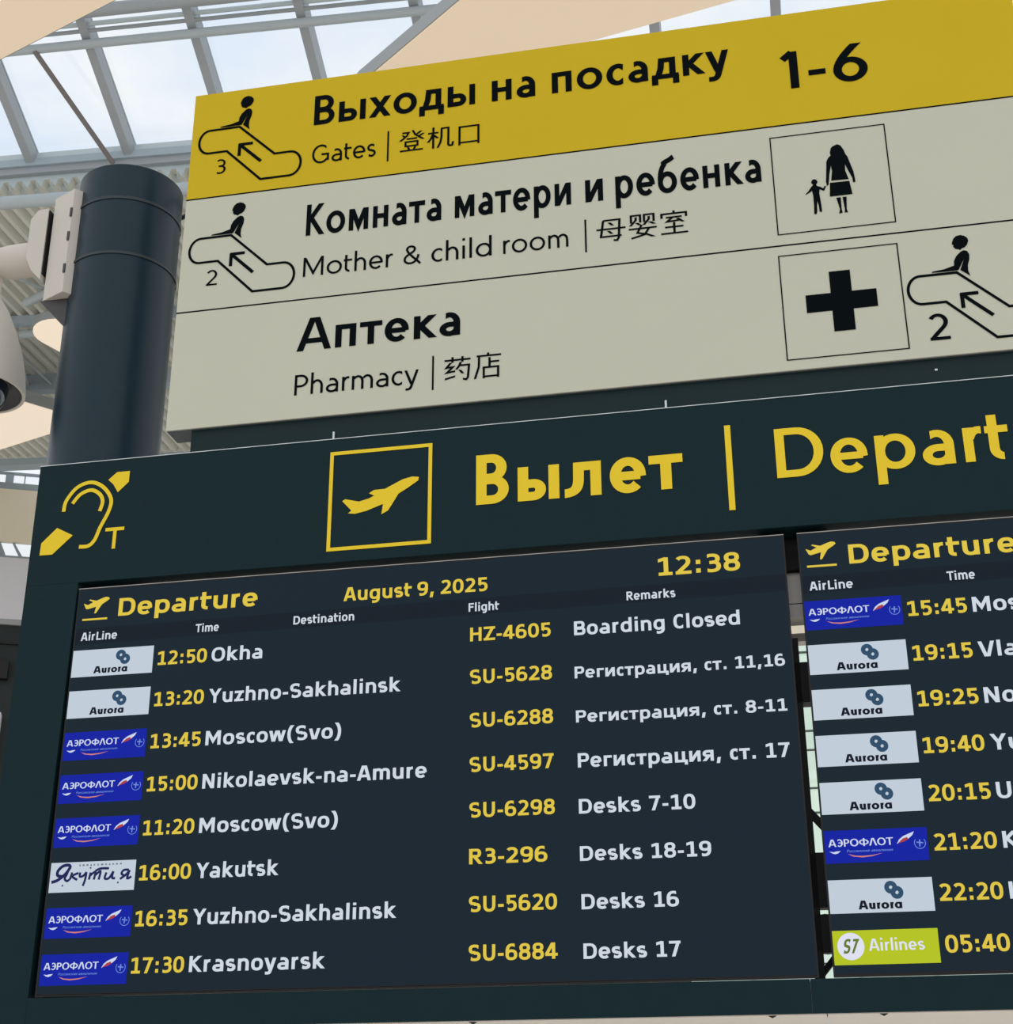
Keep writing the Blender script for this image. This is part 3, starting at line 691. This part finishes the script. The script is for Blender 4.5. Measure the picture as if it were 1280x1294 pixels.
m.flat([(.133, 2.487), (.138, 2.493), (.144, 2.493), (.147, 2.486), (.156, 2.482), (.163, 2.476), (.168, 2.484), (.1715, 2.482), (.165, 2.467), (.153, 2.474), (.151, 2.46), (.1535, 2.425), (.154, 2.404), (.1525, 2.398), (.147, 2.402), (.1465, 2.42), (.1435, 2.437), (.1415, 2.42), (.141, 2.402), (.138, 2.394), (.132, 2.395), (.1335, 2.42), (.134, 2.455), (.132, 2.472), (.122, 2.465), (.114, 2.461), (.113, 2.463), (.122, 2.472), (.130, 2.484)], TD)
m.build('child_figure', 'print_black', sign)

# ================================================================ departure board
BL_, BR_ = -2.140, 2.10
board = thing('departure_board', 'dark teal departure board casing with big yellow heading, under the sign', 'information board', (-.02, .05, .277))
MB().box((BL_ + .007, 0, 1.468), (BR_, .08, 1.8375)).build('header_panel', 'board_paint', board)
MB().prism([(BL_ + .0, .277), (-1.988, .277), (-1.9745, 1.4675), (BL_ + .007, 1.4675)], 0, .08).build('side_panel', 'board_paint', board)
MB().box((1.975, 0, .277), (BR_, .08, 1.4675)).build('side_panel', 'board_paint', board)
MB().box((-1.987, 0, .277), (-.0445, .08, .3525)).build('bottom_rail', 'board_paint', board)
MB().box((-.0435, 0, .277), (1.9745, .08, .3525)).build('bottom_rail', 'board_paint', board)
MB().box((BL_ + .007, -.002, 1.8375), (BR_, .082, 1.8395)).build('edge_strip', 'edge_aluminium', board)
MB().box((-1.55, .012, .275), (-.0125, .46, .2775)).build('soffit_panel', 'soffit_white', board)
MB().box((-.0100, .012, .275), (BR_, .46, .2775)).build('soffit_panel', 'soffit_white', board)
for u in (-.84, -.135, .115, .7): MB().prism([(u - .012, .2765), (u + .012, .2765), (u, .270)], .014, .03).build('clip', 'bracket_black', board)
MB().box((-.030, .10, .2785), (-.0085, .13, 1.20)).build('mounting_post', 'bracket_black', board)
MB().box((-.09, .12, 1.30), (.09, .20, 1.385)).build('mounting_plate', 'bracket_steel', board)
MB().box((-.09, .10, 1.387), (.09, .17, 1.56)).build('mounting_bracket', 'bracket_black', board)
MB().box((-.09, .121, 1.262), (.09, .19, 1.298)).build('mounting_plate', 'bracket_steel', board)
MB().box((-.09, .22, 1.228), (.09, .26, 1.25)).build('mounting_plate', 'soffit_white', board)
MB().box((-.09, .10, 1.03), (.09, .15, 1.135)).build('mounting_bracket', 'bracket_black', board)
MB().box((-.09, .10, .525), (.09, .15, .655)).build('mounting_bracket', 'bracket_black', board)
ribbons(MB(), [[(-.05, .80), (.05, .68)]], .02, .12).build('diagonal_strut', 'bracket_black', board)
MB().lathe((0, 0, 0), [(.045, .10), (.045, .14)], 24).build('cable_drum', 'bracket_black', board, 40, xf=lambda x, y, z: (x + .002, z, y + .465))
MB().tube([(-.04, .12, .345), (.03, .12, .425)], .008, 8).build('diagonal_strut', 'bracket_black', board)
HD = -.0015
HB_, HK_ = Pen(20, 17, 68, 2.05, 106, 28), Pen(17, 14, 68, 2.05, 104, 30)
lettering(board, 'lettering', 'header_yellow', 'Вылет', -.831, -.270, 1.6005, .147, HD, HB_, dict(SIGN_W, **table('В=62/9/8 ы=78/9 л=68/1/10 е=66/6/5 т=62/1')))
lettering(board, 'lettering', 'header_yellow', 'Departures', -.0265, .915, 1.605, .141, HD, HK_, dict(SIGN_W, **table('D=86/10/6')))
MB().box((-.1555, HD, 1.526), (-.1395, 0, 1.770)).build('divider_bar', 'header_yellow', board)
frame_rect(MB(), -1.249, 1.5, -.955, 1.798, .0105, HD).build('pictogram_frame', 'header_yellow', board)
MB().flat([(-.992, 1.699), (-.9935, 1.689), (-1.022, 1.67), (-1.049, 1.654), (-1.060, 1.635), (-1.077, 1.607), (-1.096, 1.597), (-1.092, 1.6275), (-1.139, 1.611), (-1.171, 1.605), (-1.191, 1.608), (-1.182, 1.6155), (-1.209, 1.646), (-1.201, 1.651), (-1.161, 1.6405), (-1.132, 1.6475), (-1.118, 1.6545), (-1.133, 1.663), (-1.119, 1.6715), (-1.088, 1.672), (-1.038, 1.696), (-1.011, 1.702)], HD).build('plane_symbol', 'header_yellow', board)
m = MB()
ribbons(m, [smooth_path([(-2.043, 1.688), (-2.038, 1.722), (-2.008, 1.761), (-1.966, 1.773), (-1.927, 1.754), (-1.900, 1.716), (-1.903, 1.678), (-1.924, 1.63), (-1.937, 1.593), (-1.955, 1.5755), (-1.983, 1.575)]), smooth_path([(-2.018, 1.711), (-1.996, 1.738), (-1.964, 1.7485), (-1.936, 1.733), (-1.925, 1.709), (-1.931, 1.68)])], .0112, HD)
m.flat([(-1.914, 1.776), (-1.889, 1.798), (-1.85, 1.798), (-1.85, 1.764), (-1.881, 1.734), (-1.897, 1.760)], HD)
m.flat([(-2.057, 1.639), (-2.006, 1.612), (-2.063, 1.558), (-2.102, 1.558), (-2.101, 1.595)], HD)
ribbons(m, [[(-1.907, 1.6205), (-1.850, 1.6205)], [(-1.8775, 1.621), (-1.8775, 1.561)]], .0105, HD)
m.build('hearing_loop_symbol', 'header_yellow', board)

# ================================================================ the two flight displays
SF = .004                                   # screen face depth
X0, X1, Y0, Y1 = -1.9685, -.0240, .3600, 1.4465
def logo_tile(root, du, v, kind):
    u = X0 + .002 + du; W_, H_ = .2365, .0765; d0, d1, d2 = SF - .0012, SF - .0018, SF - .0024
    face = {'a': 'tile_white', 'b': 'tile_blue', 'y': 'tile_white', 's': 'tile_lime'}[kind]
    t = MB().face([(u, d0, v), (u + W_, d0, v), (u + W_, d0, v + H_), (u, d0, v + H_)]).build('airline_logo', face, root)
    if kind == 'a':
        lettering(t, 'logo_lettering', 'logo_ink', 'Aurorɑ', u + .065, u + .164, v + .0080, .0200, d1, Pen(25, 21, 72, 2.1, 104, 28), dict(SIGN_W, **table('A=92/0 u=58/6/6 r=36/7/0 o=72/3 ɑ=68/3/7')))
        m = MB()
        for x, y in ((.142, .0560), (.155, .0440)): ribbons(m, [arcp(u + x, v + y, .0092, .0094, 0, 360, 20)[:-1]], .0108, d1, True)
        m.build('logo_emblem', 'logo_ring', t)
    elif kind == 'b':
        lettering(t, 'logo_lettering', 'logo_white', 'АЭРОФЛОТ', u + .0085, u + .158, v + .0385, .0172, d1, Pen(19, 13, 70, 2.0, 104, 28), AFL)
        lettering(t, 'logo_subtitle', 'logo_pale', 'Российские авиалинии', u + .050, u + .155, v + .0245, .0062, d1, Pen(13, 12, 70, 2, 104, 28), SIGN_W, .25)
        MB().flat([(u + .166, v + .040), (u + .172, v + .050), (u + .182, v + .0575), (u + .2075, v + .0675), (u + .203, v + .059), (u + .192, v + .050)], d1).build('logo_tail', 'logo_white', t)
        MB().flat([(u + .168, v + .0408), (u + .180, v + .0515), (u + .190, v + .055), (u + .1935, v + .050), (u + .184, v + .045)], d2).build('logo_tail_stripe', 'logo_red', t)
        m = MB(); ribbons(m, [arcp(u + .2185, v + .040, .0125, .0130, 140, 400, 22)], .0016, d1); ribbons(m, [[(u + .211, v + .042), (u + .226, v + .040)], [(u + .2185, v + .048), (u + .2175, v + .032)]], .003, d1)
        m.build('logo_emblem', 'logo_pale', t)
        MB().flat([(u + .010, v + .0278), (u + .020, v + .0262), (u + .0245, v + .0275), (u + .036, v + .0285), (u + .030, v + .0235), (u + .0235, v + .0215), (u + .017, v + .0232)], d1).build('logo_wings', 'logo_white', t)
        MB().flat([(u + .052, v + .0210), (u + .064, v + .0145), (u + .085, v + .0118), (u + .108, v + .0140), (u + .132, v + .0205), (u + .108, v + .0165), (u + .086, v + .0152), (u + .068, v + .0165)], d1).build('logo_swoosh', 'logo_orange', t)
    elif kind == 'y':
        m = MB()
        S = [[(.0056, .0267), (.0213, .0311), (.0379, .0424), (.0494, .0553), (.0541, .0656), (.0461, .0697), (.0319, .0664), (.0208, .0549), (.0215, .0439), (.0348, .0410), (.0440, .0440)], [(.0513, .0612), (.0472, .0465), (.0420, .0348), (.0492, .0287), (.0560, .0330)], [(.0613, .0504), (.0569, .0319)], [(.0794, .0483), (.0624, .0406), (.0775, .0306)], [(.0841, .0496), (.0837, .0392), (.0932, .0404), (.1012, .0498)], [(.1012, .0498), (.0992, .0298), (.0944, .0146)], [(.1133, .0485), (.1099, .0300)], [(.1126, .0405), (.1262, .0495), (.1235, .0295)], [(.1255, .0401), (.1399, .0505), (.1370, .0290)], [(.1259, .0519), (.1398, .0573), (.1631, .0570)], [(.1570, .0469), (.1537, .0322), (.1650, .0318), (.1761, .0491)], [(.1761, .0491), (.1739, .0330), (.1827, .0312)], [(.2182, .0514), (.2047, .0510), (.1992, .0423), (.2093, .0376), (.2208, .0504)], [(.2208, .0504), (.2158, .0300), (.2272, .0340)], [(.2108, .0381), (.1958, .0286)]]
        for i, s in enumerate(S): ribbons(m, [smooth_path([(u + x, v + y) for x, y in s])], (.0082 if i == 0 else .0062), d1)
        m.build('logo_lettering', 'logo_navy', t)
        lettering(t, 'logo_subtitle', 'logo_ink', 'авиакомпания', u + .079, u + .197, v + .0655, .0062, d1, SIGN_BOLD, SIGN_W, 0, 60)
        m = MB()
        for x, y in ((.0376, .0173), (.1912, .0200), (.1116, .0600)): m.flat([(u + x - .003, v + y), (u + x, v + y - .003), (u + x + .003, v + y), (u + x, v + y + .003)], d1)
        m.build('logo_stars', 'logo_navy', t)
    else:
        MB().flat(arcp(u + .0400, v + .0410, .0305, .0305, 0, 360, 40)[:-1], d1).build('logo_disc', 'tile_cream', t)
        lettering(t, 'logo_lettering', 'logo_green', 'S7', u + .0195, u + .0520, v + .0255, .0320, d2, Pen(19, 17, 70, 2.6, 104, 28), dict(table('S=58/4 7=48/6')), .25)
        lettering(t, 'logo_subtitle', 'tile_cream', 'Airlines', u + .080, u + .2045, v + .0300, .0268, d1, Pen(15, 13, 70, 2.1, 106, 28), dict(SIGN_W, **table('A=74/1 i=15/7 r=34/8/0 l=15/7 n=52/7 e=56/4 s=46/4')))
    return t
PLANE = [(.0183, -.0443), (.0236, -.0468), (.0308, -.0496), (.0462, -.0420), (.0331, -.0355), (.0358, -.0334), (.0553, -.0384), (.0746, -.0311), (.0833, -.0288), (.0917, -.0306), (.0945, -.0349), (.0874, -.0408), (.0731, -.0499), (.0660, -.0609), (.0571, -.0751), (.0521, -.0750), (.0560, -.0559), (.0297, -.0620), (.0250, -.0594)]
def display(du, label, kinds, times, dests, flights, remarks, date, width):
    root = thing('flight_display', label, 'screen', ((X0 + X1) / 2 + du, .04, Y0), 'flight displays in the departure board')
    x0, x1 = X0 + du, X0 + du + width
    MB().box((x0, SF, Y0), (x1, .072, Y1)).build('casing', 'bezel_black', root)
    frame_rect(MB(), x0 - .0015, Y0 - .0055, x1 + .0015, Y1 + .0015, .0045, SF - .0008).build('bezel', 'bezel_black', root)
    MB().box((x0 - .001, SF - .003, Y1), (x1 + .001, SF + .01, Y1 + .0022)).build('edge_trim', 'bracket_steel', root)
    f = SF - .0004
    MB().face([(x0 + .002, f, Y0 + .002), (x1 - .003, f, Y0 + .002), (x1 - .003, f, Y1 - .002), (x0 + .002, f, Y1 - .002)]).build('screen_panel', 'screen_dark', root)
    f -= .0005
    MB().face([(x0 + .003, f, 1.2845), (x1 - .003, f, 1.2955), (x1 - .003, f, 1.3405), (x0 + .003, f, 1.3300)]).build('heading_band', 'screen_band', root)
    f -= .0006
    MB().flat([(-1.969 + du + x, 1.448 + y) for x, y in PLANE], f).build('plane_symbol', 'screen_yellow', root)
    MB().face([(-1.9505 + du, f, 1.353), (-1.8765 + du, f, 1.353), (-1.8765 + du, f, 1.3585), (-1.9505 + du, f, 1.3585)]).build('runway_symbol', 'screen_yellow', root)
    lettering(root, 'title_text', 'screen_yellow', 'Departure', -1.845 + du, -1.440 + du, 1.3600 - (.0045 if du else 0), .0515, f)
    for t, a, b, v in (('AirLine', -1.949, -1.842, 1.2945), ('Time', -1.613, -1.546, 1.2960)) + ((('Destination', -1.334, -1.164, 1.2985), ('Flight', -.851, -.769, 1.2995), ('Remarks', -.433, -.307, 1.3000)) if date else ()):
        lettering(root, 'column_heading', 'screen_white', t, a + du, b + du, v - (.0035 if du else 0), .0235, f)
    if date:
        lettering(root, 'date_text', 'screen_yellow', 'August 9, 2025', -1.196 + du, -.800 + du, 1.3545, .0385, f)
        lettering(root, 'clock_text', 'screen_yellow', '12:38', -.348 + du, -.138 + du, 1.3605, .0495, f)
    P = .11490
    for i, t in enumerate(times):
        sag = -.0035 if du else 0
        logo_tile(root, du + (.001 if du else .0) + (.0006 * i if not du else 0), 1.1905 - i * (.11555 if not du else .1151) - (.004 if du else 0), kinds[i])
        lettering(root, 'time_text', 'screen_yellow', t, -1.7155 + du, -1.5745 + du, 1.2100 + sag - i * P, .0385, f)
    for i, (t, w) in enumerate(dests): lettering(root, 'destination_text', 'screen_white', t, -1.561 + du, -1.561 + du + w if w else None, 1.2100 + (-.0035 if du else 0) - i * P, .0385, f)
    for i, (t, w) in enumerate(flights): lettering(root, 'flight_number_text', 'screen_yellow', t, -.8465 + du, -.8465 + w + du, 1.2175 - i * P, .0375, f)
    for i, (t, a, b, c) in enumerate(remarks): lettering(root, 'remark_text', 'screen_white', t, a + du, b + du, 1.2150 - i * P, c, f, space=48, words=True)
    return root
display(0, 'large left flight display with yellow clock 12:38 and the date', 'aabbbybb',
    ['12:50', '13:20', '13:45', '15:00', '11:20', '16:00', '16:35', '17:30'],
    [('Okha', .144), ('Yuzhno-Sakhalinsk', .530), ('Moscow(Svo)', .373), ('Nikolaevsk-na-Amure', .603), ('Moscow(Svo)', .373), ('Yakutsk', .222), ('Yuzhno-Sakhalinsk', .532), ('Krasnoyarsk', .354)],
    [('HZ-4605', .2135), ('SU-5628', .215), ('SU-6288', .216), ('SU-4597', .2155), ('SU-6298', .2165), ('R3-296', .196), ('SU-5620', .218), ('SU-6884', .2175)],
    [('Boarding Closed', -.572, -.148, .0375), ('Регистрация, ст. 11,16', -.573, -.044, .0310), ('Регистрация, ст. 8-11', -.572, -.047, .0310), ('Регистрация, ст. 17', -.570, -.049, .0360), ('Desks 7-10', -.570, -.284, .0360), ('Desks 18-19', -.570, -.252, .0355), ('Desks 16', -.569, -.335, .0355), ('Desks 17', -.567, -.336, .0355)], True, 1.9445)
display(1.980, 'right flight display cut by the picture edge, lime logo tile at its bottom', 'baaaabas',
    ['15:45', '19:15', '19:25', '19:40', '20:15', '21:20', '22:20', '05:40'],
    [('Moscow(Svo)', .373), ('Vla', None), ('No', None), ('Yu', None), ('U', None), ('K', None), ('I', None)], [], [], False, 1.9445)
